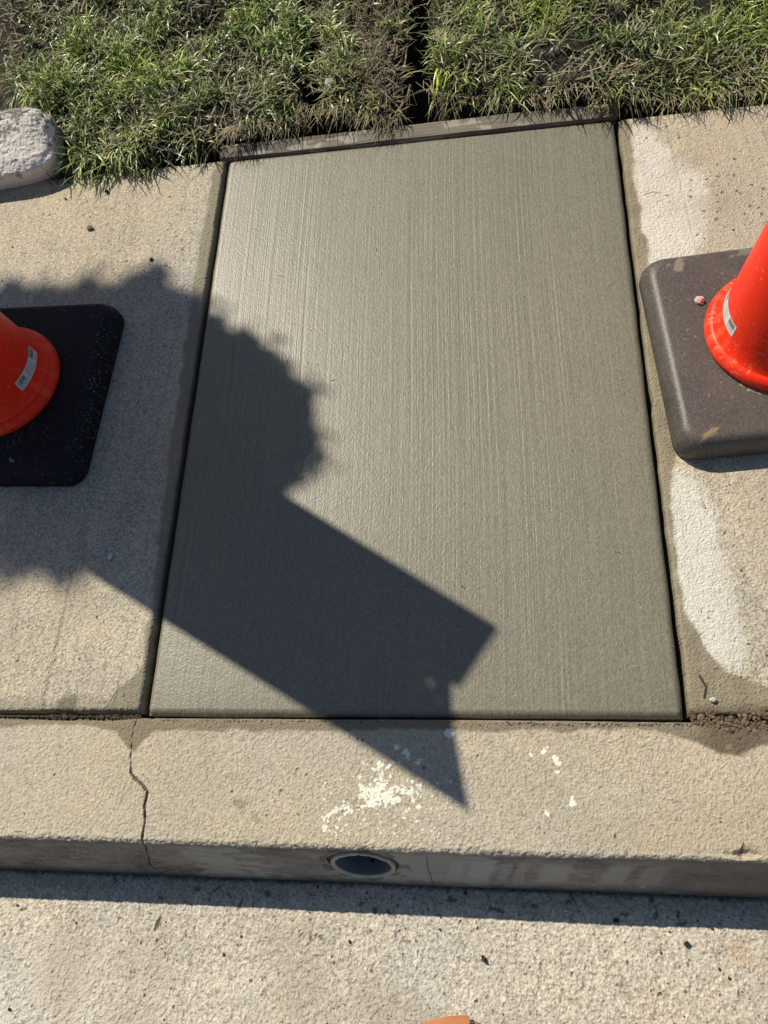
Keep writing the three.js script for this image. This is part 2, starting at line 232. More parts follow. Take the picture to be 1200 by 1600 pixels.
// ---------------------------------------------------------------- kerb
const KP = [0.3195, -0.055], PR = 0.0455;   // drain: centre (x, y) in the face, outer radius
const faceZ = y => 0.1725 + 0.352 * (-0.0075 - y);
{
  const prof = []; // [z, y, s, nz, ny]
  let s = 0; const add = (z, y, nz, ny) => { if (prof.length) { const p = prof[prof.length - 1]; s += Math.hypot(z - p[0], y - p[1]); } prof.push([z, y, s, nz, ny]); };
  const S0 = 0.0045;
  add(S0, -0.1, -1, 0); add(S0, -0.03, -1, 0); add(S0, -0.003, -0.8, 0.5); add(S0 + 0.002, 0.0005, -0.4, 0.9); s = S0 + 0.002; prof[prof.length - 1][2] = s;
  for (let z = 0.009; z < 0.163; z += 0.0024) add(z, 0.0008 - z * 0.012, 0, 1);
  const R = 0.0095, cz = 0.1635, cy = -0.0011 - R, a1 = 1.235; // ends where the face starts
  for (let k = 0; k <= 12; k++) { const a = k / 12 * a1; add(cz + R * Math.sin(a), cy + R * Math.cos(a), Math.sin(a), Math.cos(a)); }
  const [fz, fy] = prof[prof.length - 1], fs = s; const fl = 0.131;
  for (let k = 1; k <= 46; k++) { const t = k / 46 * fl; add(fz + t * 0.332, fy - t * 0.943, 0.943, 0.332); }
  const S1 = s;
  const sOfY = y => fs + (fy - y) / 0.943, yOfS = q => fy - (q - fs) * 0.943;
  const crack = [[-0.012, 0.0], [-0.014, 0.01], [-0.016, 0.03], [-0.0135, 0.05], [-0.011, 0.079], [-0.004, 0.087], [0.002, 0.091], [0.012, 0.099], [0.018, 0.104], [0.0175, 0.125], [0.021, 0.145], [0.020, 0.16], [0.019, 0.185], [0.012, 0.215], [0.004, 0.24], [0.0, 0.26], [0.006, 0.29]];
  const cd = (x, q) => { let m = 1; for (let i = 1; i < crack.length; i++) { const [ax, az] = crack[i - 1], [bx, bz] = crack[i], dx = bx - ax, dz = bz - az, t = Math.max(0, Math.min(1, ((x - ax) * dx + (q - az) * dz) / (dx * dx + dz * dz))); m = Math.min(m, Math.hypot(x - ax - dx * t, q - az - dz * t)); } return m; };
  const wet = [[-0.6, 0.02], [-0.207, 0.020], [-0.16, 0.013], [-0.1, 0.014], [-0.04, 0.026], [-0.018, 0.048], [-0.009, 0.05], [0.004, 0.034], [0.02, 0.023], [0.1, 0.022], [0.25, 0.021], [0.351, 0.018], [0.45, 0.020], [0.6, 0.017], [0.69, 0.016], [0.73, 0.022], [0.76, 0.03], [0.785, 0.042], [0.81, 0.047], [0.835, 0.036], [0.85, 0.03], [0.9, 0.034], [1.2, 0.024]];
  const ch = new Chart(-0.5, 1.3, 0, S1, 0.88).fill((x, q, c) => {
    const h = oldConcrete(x + 5, q, c, 0, 0), rag = fbm(x * 60, q * 60, 3), coarse = fbm(x * 330 + 7, q * 330, 2, 0.6);
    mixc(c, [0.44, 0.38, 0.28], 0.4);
    if (q < fs - 0.012) { c[0] *= 1 + 0.06 * coarse; c[1] *= 1 + 0.07 * coarse; c[2] *= 1 + 0.09 * coarse;
      const k = sm(0.003, -0.003, q - lerpPts(wet, x) + 0.004 * rag) * 0.9; mixc(c, [0.185, 0.157, 0.105], k); mixc(c, [0.085, 0.06, 0.038], 0.75 * k * sm(0.74, 0.79, x + 0.01 * rag) * sm(-0.5, 0.3, fbm(x * 70, q * 70, 2) + 0.4)); 
      mixc(c, [0.33, 0.265, 0.175], 0.3 * sm(0.55, 0.8, x + 0.2 * vn(x * 8, q * 14)) * sm(0.05, 0.1, q)); }
    const f = sm(fs - 0.005, fs + 0.004, q + 0.002 * rag);
    if (f > 0) { const st = fbm(x * 55, q * 130 + 3, 4, 0.6), bl = fbm(x * 16 + 3, q * 22, 3), t = (q - fs) / (S1 - fs);
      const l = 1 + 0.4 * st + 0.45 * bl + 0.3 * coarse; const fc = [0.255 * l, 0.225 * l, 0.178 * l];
      mixc(fc, [0.46, 0.43, 0.36], 0.6 * sm(0.1, 0.5, vn(x * 9 + 4, 2) + 0.5 * st) * sm(0, 0.06, x));
      for (const [bx, bw, k] of [[0.445, 0.012, .5], [0.48, 0.02, .7], [0.512, 0.008, .5], [0.532, 0.009, .6], [0.575, 0.024, .8], [0.655, 0.02, .7], [0.70, 0.02, .6]]) mixc(fc, [0.5, 0.47, 0.4], k * 0.75 * sm(bw, bw * 0.55, Math.abs(x - bx + 0.16 * (q - fs - 0.05) + 0.003 * rag)) * sm(0.1, 0.25, t) * sm(0.8, 0.6, t));
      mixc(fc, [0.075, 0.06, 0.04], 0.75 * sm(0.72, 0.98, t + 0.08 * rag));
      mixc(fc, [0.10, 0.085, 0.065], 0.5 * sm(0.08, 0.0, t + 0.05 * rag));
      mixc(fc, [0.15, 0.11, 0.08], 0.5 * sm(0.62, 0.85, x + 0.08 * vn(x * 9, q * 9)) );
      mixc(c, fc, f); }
    const wob2 = 0.0016 * fbm(x * 90, q * 90, 3), d = cd(x + wob2, q + wob2) + 0.0007 * vn(x * 160, q * 160) + 0.0008 * vn(3, q * 55); mixc(c, [0.06, 0.05, 0.035], 0.8 * sm(0.0016, 0.0004, d));
    return f > 0.5 ? 0.5 + 0.1 * fbm(x * 160, q * 400, 3) + 0.1 * rag + 0.12 * coarse : h + 0.08 * coarse;
  });
  const cream = [0.83, 0.8, 0.68];
  const blob = (x, z, r) => ch.spot(x, z, r, r * rr(0.6, 1), 0.6, cream, 0.93, 0.04, 0.16);
  for (let i = 0; i < 120; i++) { const t = rnd(); // band that sweeps from lower left up to the right, and a second one upwards
    if (i % 3) { const x = 0.275 + 0.13 * t; blob(x + 0.006 * gauss(), 0.138 - 0.042 * Math.sin(t * 2.0) + 0.013 * gauss(), rr(0.0012, 0.0036)); }
    else blob(0.345 + 0.02 * gauss(), 0.06 + 0.055 * t, rr(0.0012, 0.004)); }
  for (let i = 0; i < 34; i++) blob(0.352 + 0.028 * gauss(), 0.106 + 0.015 * gauss(), rr(0.0012, 0.0042));
  for (let i = 0; i < 150; i++) blob(rr(0.27, 0.45), rr(0.08, 0.155), rr(0.0006, 0.0016));
  for (const [x, z, r] of [[0.55, 0.05, .003], [0.567, 0.045, .004], [0.581, 0.052, .0035], [0.583, 0.058, .005], [0.582, 0.07, .003], [0.6, 0.106, .006], [0.567, 0.122, .004], [0.572, 0.04, .002], [0.44, 0.022, .006], [0.385, 0.05, .006], [0.4, 0.06, .005], [0.37, 0.04, .004], [0.274, 0.147, .004]]) blob(x, z, r);
  for (let i = 0; i < 24; i++) ch.spot(rr(-0.3, 0.95), rr(0.03, 0.15), rr(0.001, 0.0025), rr(0.001, 0.002), 0.5, [0.14, 0.115, 0.08], 0.8, -0.4);
  ch.spot(0.155, 0.118, 0.012, 0.006, 0.6, [0.25, 0.215, 0.16], 0.75, 0); ch.spot(0.178, 0.135, 0.005, 0.01, 0.6, [0.27, 0.23, 0.17], 0.6, 0);
  ch.spot(0.80, 0.158, 0.014, 0.002, 0.6, [0.1, 0.085, 0.06], 0.8, -0.3); ch.spot(0.65, 0.146, 0.003, 0.002, 0.6, [0.12, 0.1, 0.07], 0.8, -0.3);
  ch.line([[0.47 - 0.06, fs + 0.01], [0.408, fs + 0.06], [0.41, S1]], 0.0005, [0.08, 0.07, 0.05], 0.6, -0.2);
  for (let i = 0; i < 9; i++) ch.spot(KP[0] + PR * 1.15 * Math.cos(i * 0.7), sOfY(KP[1]) + PR * 1.1 * Math.sin(i * 0.7), 0.012, 0.009, 0.6, [0.075, 0.065, 0.05], 0.6, 0, 0.5);
  ch.spot(0.69, S1 - 0.035, 0.004, 0.006, 0.5, [0.45, 0.42, 0.36], 0.7, 0.2);
  const mat = std({ ...ch.maps(), bumpScale: 0.0036, roughness: 0.95 });
  function kerbGeo(x0, x1, fine) {
    const X = []; for (let x = x0; x < x1 - 1e-6;) { X.push(x); x += !fine ? 0.02 : (x > -0.025 && x < 0.032 ? 0.0008 : 0.0026); } X.push(x1);
    const nx = X.length, ns = prof.length, pos = [], uv = [], idx = [], inside = [];
    const yc = KP[1];
    for (const [z, y, q, nz, ny] of prof) for (let x of X) {
      let dx = 0, yy = y, zz = z;
      const edge = sm(fs - 0.022, fs - 0.008, q) * sm(fs + 0.008, fs - 0.001, q), topk = sm(0.004, 0.012, q) * sm(fs + 0.01, fs, q);
      let d = fine ? topk * 0.0002 * fbm(x * 190, q * 190, 2) + edge * (0.0013 * fbm(x * 240 + 3, q * 240, 2) - 0.002 * Math.max(0, vn(x * 50, q * 50) - 0.6)) + 0.0012 * vn(x * 7, q * 5) : 0;
      if (fine) { const wob2 = 0.0016 * fbm(x * 90, q * 90, 3); d -= 0.004 * sm(0.0014, 0.0003, cd(x + wob2, q + wob2) + 0.0005 * vn(x * 160, q * 160) + 0.0008 * vn(3, q * 55)); const chip = Math.hypot((x - 0.80) / 0.018, (q - fs + 0.012) / 0.006); d -= 0.006 * sm(1.2, 0.6, chip + 0.3 * vn(x * 100, q * 100)); d -= 0.003 * sm(0.006, 0.001, Math.abs(q - 0.0035)) * (0.5 + vn(x * 60, 3)) + 0.004 * sm(0.0, -0.02, x) * sm(0.011, 0.004, q + 0.003 * vn(x * 70, 8)); }
      yy += ny * d; zz += nz * d;
      let ins = false; if (fine && q > fs) { const ex = x - KP[0], ey = (q - sOfY(yc)), rr2 = Math.hypot(ex, ey), rag = PR * (1.03 + 0.05 * vn(Math.atan2(ey, ex) * 2.2, 5) + (ey < 0 ? 0.05 : 0)); if (rr2 < rag) { ins = true; const k = rag / Math.max(rr2, 1e-5); const nx2 = KP[0] + ex * k, q2 = sOfY(yc) + ey * k; dx = nx2 - x; zz += (q2 - q) * 0.332; yy -= (q2 - q) * 0.943; } }
      inside.push(ins); pos.push(x + dx, yy, zz); uv.push(...ch.uv(x, q));
    }
    for (let j = 0; j < ns - 1; j++) for (let i = 0; i < nx - 1; i++) { const a = j * nx + i, b = a + 1, c = a + nx, e = c + 1; if (inside[a] && inside[b] && inside[c] && inside[e]) continue; idx.push(a, c, b, b, c, e); }
    for (const i of [0, nx - 1]) { const c0 = pos.length / 3; pos.push(X[i], -0.12, 0.08); uv.push(0, 0); for (let j = 0; j < ns - 1; j++) i ? idx.push(c0, (j + 1) * nx + i, j * nx + i) : idx.push(c0, j * nx + i, (j + 1) * nx + i); }
    const g = new THREE.BufferGeometry(); g.setAttribute('position', new THREE.Float32BufferAttribute(pos, 3)); g.setAttribute('uv', new THREE.Float32BufferAttribute(uv, 2)); g.setIndex(idx); g.computeVertexNormals(); return g;
  }
  const kerb = new THREE.Group(); kerb.name = 'kerb'; kerb.userData.kind = 'structure'; scene.add(kerb);
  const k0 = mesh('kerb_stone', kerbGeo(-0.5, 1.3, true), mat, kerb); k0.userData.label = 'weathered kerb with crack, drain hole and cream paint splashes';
  const gk = kerbGeo(-0.5, 1.296, false);
  for (const k of [-2, -1, 1, 2]) mesh('kerb_stone', gk, mat, kerb).position.x = 1.8 * k + 0.002;

  // drain pipe cut flush with the face
  const pipe = thing('drain_pipe', 'round grey plastic drain pipe opening in the kerb face', 'drain pipe', [KP[0], KP[1], faceZ(KP[1])]);
  pipe.rotation.x = -0.338;
  const pm = std({ color: new THREE.Color(0.40, 0.37, 0.30), roughness: 0.75 }), pin = std({ color: new THREE.Color(0.16, 0.17, 0.19), roughness: 0.6 });
  const ro = PR * 0.985, ri = PR * 0.845;
  const wall = new THREE.LatheGeometry([[ri, -0.0], [ri + 0.001, 0.0022], [ro - 0.001, 0.0025], [ro, 0.0012], [ro + 0.001, -0.03]].map(p => new THREE.Vector2(p[0], p[1])), 64); wall.rotateX(Math.PI / 2);
  { const p = wall.attributes.position; for (let i = 0; i < p.count; i++) p.setZ(i, p.getZ(i) + 0.0008 * vn(p.getX(i) * 200, p.getY(i) * 200)); wall.computeVertexNormals(); }
  mesh('pipe_rim', wall, pm, pipe);
  const mor = new THREE.RingGeometry(ro * 0.99, ro * 1.2, 64, 3); { const p = mor.attributes.position; for (let i = 0; i < p.count; i++) p.setZ(i, -0.0015 + 0.0012 * fbm(p.getX(i) * 150, p.getY(i) * 150, 2)); mor.computeVertexNormals(); } mesh('mortar_ring', mor, std({ color: new THREE.Color(0.085, 0.072, 0.055), roughness: 1 }), pipe);
  const bore = new THREE.CylinderGeometry(ri, ri, 0.28, 64, 1, true); bore.rotateX(Math.PI / 2); bore.translate(0, 0, -0.14); mesh('pipe_bore', bore, pin, pipe).material.side = THREE.DoubleSide;
  const cap = new THREE.CircleGeometry(ri * 1.02, 40); cap.translate(0, 0, -0.279); mesh('pipe_bend', cap, std({ color: new THREE.Color(0.03, 0.03, 0.035) }), pipe);
  const bits = []; for (let i = 0; i < 16; i++) { const g = new THREE.IcosahedronGeometry(rr(0.001, 0.0026), 0); g.scale(1, 0.6, rr(0.8, 2)); const a = -Math.PI / 2 + 0.35 * gauss(); g.translate((ri - 0.0015) * Math.cos(a), (ri - 0.0015) * Math.sin(a), -rr(0.012, 0.09)); bits.push(g); }
  const deb = mesh('debris', mergeGeometries(bits), std({ color: new THREE.Color(0.012, 0.011, 0.01), roughness: 1 }), pipe); deb.userData.kind = 'stuff';
}

// ---------------------------------------------------------------- gutter pan
{
  const ch = new Chart(-0.55, 1.25, 0.2, 0.76, 0.88).fill((x, z, c) => {
    const h = oldConcrete(x + 2.2, z + 7, c, 0, 0), a = fbm(x * 420, z * 420, 2, 0.7), co = fbm(x * 210 + 1, z * 210, 3, 0.6), m = fbm(x * 6 + 2, z * 8, 4);
    const l = 1 + 0.1 * a + 0.12 * co; c[0] *= l * 1.17; c[1] *= l * 1.19; c[2] *= l * 1.26;
    const wz = sm(0.3, 0.42, z + 0.06 * m) * sm(0.35, -0.05, x + 0.2 * m); mixc(c, [0.6, 0.56, 0.48].map(v => v * l), 0.45 * wz);
    const hole = Math.max(0, vn(x * 260 + 3, z * 260) - 0.5); mixc(c, [0.16, 0.135, 0.1], Math.min(0.6, hole * 1.2));
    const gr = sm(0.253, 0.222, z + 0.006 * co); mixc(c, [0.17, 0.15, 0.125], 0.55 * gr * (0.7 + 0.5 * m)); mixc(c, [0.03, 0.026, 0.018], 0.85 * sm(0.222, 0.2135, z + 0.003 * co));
    return h * 0.7 + 0.25 * co + 0.15 - 0.5 * hole + 0.1 * wz * co;
  });
  for (let i = 0; i < 170; i++) { const k = Math.pow(rnd(), 2); ch.spot(rr(-0.3, 0.95), rr(0.215, 0.42), 0.0008 + 0.0016 * k, 0.0008 + 0.0014 * k, 0.5, [0.09, 0.075, 0.055], 0.75, -0.4); }
  for (let i = 0; i < 30; i++) ch.spot(rr(-0.3, 0.95), rr(0.215, 0.25), rr(0.003, 0.008), rr(0.002, 0.004), 0.6, [0.05, 0.045, 0.035], 0.7, 0);
  for (let i = 0; i < 30; i++) ch.spot(rr(-0.4, 1), rr(0.25, 0.5), rr(0.02, 0.07), rr(0.02, 0.05), 0.6, i % 2 ? [0.48, 0.435, 0.35] : [0.33, 0.285, 0.215], 0.35, 0, 0.8);
  for (let i = 0; i < 7; i++) ch.spot(0.24 + 0.03 * gauss(), 0.285 + 0.01 * gauss(), rr(0.001, 0.002), rr(0.003, 0.007), 0.4, [0.2, 0.18, 0.14], 0.7, -0.3);
  ch.spot(0.81, 0.278, 0.012, 0.02, 0.5, [0.48, 0.3, 0.17], 0.5, 0, 0.7); ch.spot(0.009, 0.277, 0.004, 0.009, 0.5, [0.08, 0.07, 0.05], 0.85, -0.4);
  const mat = std({ ...ch.maps(), bumpScale: 0.0042, roughness: 0.95 });
  const g = new THREE.PlaneGeometry(1.8, 0.56, 420, 130); g.rotateX(-Math.PI / 2); g.translate(0.35, 0, 0.48);
  const p = g.attributes.position, uv = g.attributes.uv;
  for (let i = 0; i < p.count; i++) { const x = p.getX(i), z = p.getZ(i); uv.setXY(i, ...ch.uv(x, z)); p.setY(i, -0.122 + 0.022 * sm(0.2, 0.8, z) + 0.0012 * vn(x * 6, z * 6) + 0.0006 * fbm(x * 120, z * 120, 2)); }
  g.computeVertexNormals();
  const gut = new THREE.Group(); gut.name = 'gutter'; gut.userData.kind = 'structure'; scene.add(gut);
  for (const k of [0, -2, -1, 1, 2]) mesh('gutter_pan', g, mat, gut).position.x = 1.8 * k;
}

// ---------------------------------------------------------------- timber form board behind the slab
{
  const L = 0.775, g = new THREE.BoxGeometry(L, 0.07, 0.036, 160, 14, 12), p = g.attributes.position, uv = g.attributes.uv;
  for (let i = 0; i < p.count; i++) { let x = p.getX(i), y = p.getY(i), z = p.getZ(i);
    const ey = 0.035 - Math.abs(y), ez = 0.018 - Math.abs(z), r = 0.003; if (ey < r && ez < r) { y *= 1 - 0.02; z *= 0.97; }
    const n = 0.0012 * fbm(x * 18, z * 120 + y * 90, 3); y += n + 0.001 * Math.sin(x * 9); z += 0.0014 * vn(x * 12, y * 20) - 0.0015 * Math.max(0, vn(x * 50, 4) - 0.4);
    if (Math.abs(x) > L / 2 - 0.004) x += 0.003 * vn(y * 90, z * 90); uv.setXY(i, (x + L / 2) / L, (Math.abs(y) > 0.0335 ? 0.3 + z / 0.036 * 0.28 : 0.8 + y * 2.4)); p.setXYZ(i, x, y, z); }
  g.computeVertexNormals();
  const ch = new Chart(0, 0.775, 0, 0.12, 0.7).fill((x, v, c) => {
    const gr = fbm(x * 14, v * 520, 4), s = fbm(x * 30, v * 60, 3), l = 1 + 0.3 * gr + 0.2 * s; c[0] = 0.17 * l; c[1] = 0.148 * l; c[2] = 0.112 * l;
    mixc(c, [0.10, 0.085, 0.06], 0.7 * sm(0.05, 0.35, vn(x * 9 + 7, v * 40) + 0.3 * s)); mixc(c, [0.36, 0.34, 0.29], 0.6 * sm(0.15, 0.4, s)); return 0.5 + 0.3 * gr + 0.2 * s; });
  const b = tag(mesh('timber_board', g, std({ ...ch.maps(), bumpScale: 0.002 })), 'narrow mortar stained timber board along the back of the fresh slab', 'board');
  b.position.set(0.368, -0.031, -1.115);
}

// ---------------------------------------------------------------- traffic cones
const coneMat = (k) => { const ch = new Chart(0, 0.6, 0, 0.75, 1.2).fill((x, z, c) => { const m = fbm(x * 14, z * 9, 4), d = Math.max(0, fbm(x * 260, z * 260, 2) - 0.42) * 2; const l = 1 + 0.05 * m; c[0] = 0.95 * l; c[1] = 0.034 * l; c[2] = 0.007 * l; mixc(c, [0.6, 0.3, 0.2], Math.min(0.6, d * k * sm(0.75, 0.6, z) * 0 + d * k * sm(0.12, 0.02, z))); mixc(c, [0.55, 0.07, 0.03], 0.22 * sm(0.1, 0.6, fbm(x * 16 + 4, z * 18, 4))); mixc(c, [0.8, 0.3, 0.2], 0.3 * sm(0.72, 0.82, vn(x * 90 + 3 * m, z * 420 + 9))); mixc(c, [0.75, 0.2, 0.12], 0.25 * sm(0.2, 0.6, vn(x * 90, z * 5)) * sm(0.1, 0.03, z)); return 0.5 + 0.05 * m; }); return new THREE.MeshPhysicalMaterial({ ...ch.maps(), bumpScale: 0.001, roughness: 0.42, specularIntensity: 0.5 }); };
const baseMat = (col, dust, spec, n) => { const ch = new Chart(-0.2, 0.2, -0.2, 0.2, 0.55).fill((x, z, c) => { const a = fbm(x * 420, z * 420, 2), m = fbm(x * 12 + n, z * 12, 4); const l = 1 + 0.45 * a + 0.15 * m; c[0] = col[0] * l; c[1] = col[1] * l; c[2] = col[2] * l; mixc(c, [0.2, 0.16, 0.12], dust * (0.5 + 0.6 * m)); return 0.5 + 0.25 * a; });
  for (let i = 0; i < spec; i++) { const s = rr(0.0004, 0.0011); ch.spot(rr(-0.18, 0.18), rr(-0.18, 0.18), s, s * rr(0.6, 1.4), 0.4, [0.3, 0.28, 0.25], rr(0.1, 0.6), 0.1); }
  for (let i = 0; i < spec / 4; i++) { const x = rr(0.155, 0.182), z = rr(-0.17, 0.178); ch.spot(x, z, rr(0.0006, 0.0014), 0.0008, 0.4, [0.24, 0.22, 0.19], rr(0.2, 0.7), 0.1); }
  return ch; };
function roundedRing(half, r, y, n = 10) { const o = []; for (const [sx, sz, a0] of [[1, 1, 0], [-1, 1, 1], [-1, -1, 2], [1, -1, 3]]) for (let k = 0; k <= n; k++) { const a = (a0 + k / n) * Math.PI / 2; o.push([sx * (half - r) + r * Math.cos(a), y, sz * (half - r) + r * Math.sin(a)]); } return o; }
function baseGeo() {
  const P = [[0.172, 0.0, .034], [0.178, 0.003, .030], [0.1785, 0.012, .030], [0.1775, 0.022, .030], [0.175, 0.031, .030], [0.1715, 0.038, .030], [0.1675, 0.0425, .03], [0.163, 0.0448, .03], [0.158, 0.0458, .03], [0.12, 0.0462, .03], [0.06, 0.0465, .03]];
  const pos = [], uv = [], idx = []; let n = 0; for (const [h, y, r] of P) { const R = roundedRing(h, r, y); n = R.length; for (const q of R) { const w = 0.0008; pos.push(q[0] + w * vn(q[0] * 40, q[2] * 40 + y * 200), q[1] + (y > 0.03 ? 0.0006 * vn(q[0] * 30, q[2] * 30) : 0), q[2] + w * vn(q[0] * 40 + 9, q[2] * 40)); const k = y < 0.03 ? 1 + (0.03 - y) * 0.8 : 1; uv.push(q[0] * k / 0.4 + 0.5, q[2] * k / 0.4 + 0.5); } }
  for (let j = 0; j < P.length - 1; j++) for (let i = 0; i < n; i++) { const a = j * n + i, b = j * n + (i + 1) % n; idx.push(a, a + n, b, b, a + n, b + n); }
  const c = pos.length / 3; pos.push(0, 0.0465, 0); uv.push(0.5, 0.5); const t = (P.length - 1) * n; for (let i = 0; i < n; i++) idx.push(t + i, c, t + (i + 1) % n);
  const g = new THREE.BufferGeometry(); g.setAttribute('position', new THREE.Float32BufferAttribute(pos, 3)); g.setAttribute('uv', new THREE.Float32BufferAttribute(uv, 2)); g.setIndex(idx); g.computeVertexNormals(); return g;
}
const rimP = [[0.095, 0.044], [0.108, 0.0455], [0.1115, 0.05], [0.1115, 0.056], [0.109, 0.0625], [0.1045, 0.0668], [0.1005, 0.0675], [0.0985, 0.067]];
const conR = y => { const t = y - 0.067; return 0.0935 - t * 0.098 + 0.0062 * Math.exp(-t / 0.012); };
function bodyPts() { const o = []; for (let k = 0; k <= 60; k++) { const y = 0.067 + Math.pow(k / 60, 1.8) * 0.478; o.push(new THREE.Vector2(conR(y), y)); } const r = conR(0.545); o.push(new THREE.Vector2(r - 0.002, 0.551), new THREE.Vector2(r - 0.005, 0.552), new THREE.Vector2(r - 0.007, 0.545)); return o; }
const stickerTex = (() => { const c = document.createElement('canvas'); c.width = 512; c.height = 160; const x = c.getContext('2d'); x.fillStyle = '#d9d8d4'; x.fillRect(0, 0, 512, 160); x.strokeStyle = '#8b8b8b'; x.lineWidth = 5; x.strokeRect(4, 4, 504, 152);
  x.fillStyle = '#333'; for (let i = 0; i < 30; i++) { const w = rr(1.5, 5); x.fillRect(20 + i * 4.2 + 0, 22, w * 0.7, 70); }
  for (let j = 0; j < 3; j++) { x.fillStyle = '#555'; for (let q = 20; q < 150;) { const w = rr(4, 14); x.fillRect(q, 104 + j * 14, w, 6); q += w + 4; } }
  for (let j = 0; j < 9; j++) { x.fillStyle = '#666'; for (let q = 178; q < (j % 3 ? 330 : 300);) { const w = rr(3, 16); x.fillRect(q, 24 + j * 13, w, 5); q += w + 4; } }
  x.fillStyle = '#4a4a4a'; x.fillRect(372, 20, 116, 62); x.fillStyle = '#cfcfcf'; for (let j = 0; j < 4; j++) for (let q = 380; q < 478;) { const w = rr(4, 16); x.fillRect(q, 27 + j * 14, w, 5); q += w + 5; }
  for (let j = 0; j < 4; j++) { x.fillStyle = '#555'; for (let q = 372; q < 480;) { const w = rr(3, 14); x.fillRect(q, 94 + j * 14, w, 5); q += w + 4; } }
  const t = new THREE.CanvasTexture(c); t.colorSpace = THREE.SRGBColorSpace; return t; })();
const stickerMat = std({ map: stickerTex, roughness: 0.45 });
function stickerGeo(a0, span, y0, y1) { const n = 24, m = 4, pos = [], uv = [], idx = []; for (let j = 0; j <= m; j++) for (let i = 0; i <= n; i++) { const a = a0 + span * (i / n - 0.5), y = y0 + (y1 - y0) * j / m, r = conR(y) + 0.0005; pos.push(r * Math.sin(a), y, r * Math.cos(a)); uv.push(i / n, j / m); } for (let j = 0; j < m; j++) for (let i = 0; i < n; i++) { const a = j * (n + 1) + i; idx.push(a, a + 1, a + n + 1, a + 1, a + n + 2, a + n + 1); } const g = new THREE.BufferGeometry(); g.setAttribute('position', new THREE.Float32BufferAttribute(pos, 3)); g.setAttribute('uv', new THREE.Float32BufferAttribute(uv, 2)); g.setIndex(idx); g.computeVertexNormals(); return g; }
const bGeo = baseGeo(), rGeo = new THREE.LatheGeometry(rimP.map(p => new THREE.Vector2(...p)), 96), cGeo = new THREE.LatheGeometry(bodyPts(), 96);
{ // lathe uv in metres-ish: v follows height
  for (const g of [rGeo, cGeo]) { const p = g.attributes.position, u = g.attributes.uv; for (let i = 0; i < p.count; i++) u.setXY(i, u.getX(i), Math.max(0, p.getY(i) - 0.045) / 0.75); } }
function trafficCone(label, pos, turn, bm, cm, stickA, span, y0, y1) {
  const t = thing('traffic_cone', label, 'traffic cone', pos, 'traffic cones beside the fresh slab'); t.rotation.y = turn;
  mesh('base', bGeo, bm, t); mesh('flange', rGeo, cm, t); mesh('cone_body', cGeo, cm, t); mesh('sticker', stickerGeo(stickA - turn, span, y0, y1), stickerMat, t); return t;
}
{
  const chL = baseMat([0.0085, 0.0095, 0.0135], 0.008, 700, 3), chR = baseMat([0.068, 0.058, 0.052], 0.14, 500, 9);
  for (let i = 0; i < 90; i++) { const x = 0.06 + 0.05 * gauss(), z = 0.10 + 0.03 * gauss(); chL.spot(x, z, rr(0.0006, 0.002), 0.0007, 0.6, [0.22, 0.2, 0.18], 0.5, 0); }
  chL.spot(0.063, 0.15, 0.006, 0.003, 0.8, [0.3, 0.28, 0.26], 0.6, 0.1);
  chR.spot(-0.125, -0.15, 0.012, 0.009, 0.8, [0.3, 0.26, 0.2], 0.6, 0.2, 0.5); chR.spot(-0.135, 0.158, 0.016, 0.004, 0.6, [0.36, 0.24, 0.12], 0.65, 0, 0.5); chR.spot(-0.02, -0.16, 0.02, 0.005, 0.9, [0.28, 0.25, 0.2], 0.4, 0, 0.5);
  for (let i = 0; i < 26; i++) { const a = 1.0 + i * 0.05; chR.spot(0.107 * Math.cos(a) - 0.004, 0.107 * Math.sin(a), 0.006, 0.004, 0.7, [0.4, 0.3, 0.18], 0.55, 0.1, 0.5); }
  for (let i = 0; i < 40; i++) { const a = rr(0, 6.3), r = rr(0.11, 0.16); chR.spot(r * Math.cos(a), r * Math.sin(a), rr(0.0008, 0.003), rr(0.0006, 0.002), 0.7, [0.26, 0.22, 0.18], rr(0.3, 0.7), 0.05); }
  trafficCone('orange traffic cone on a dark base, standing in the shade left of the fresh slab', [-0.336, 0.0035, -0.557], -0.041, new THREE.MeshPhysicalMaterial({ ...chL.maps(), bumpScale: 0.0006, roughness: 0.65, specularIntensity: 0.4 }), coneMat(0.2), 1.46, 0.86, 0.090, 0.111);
  trafficCone('sunlit orange traffic cone on a dusty brown rubber base, right of the fresh slab', [0.945, 0.002, -0.562], 0.066, std({ ...chR.maps(), bumpScale: 0.0006, roughness: 0.5 }), coneMat(1.2), -1.62, 0.86, 0.090, 0.111);
}

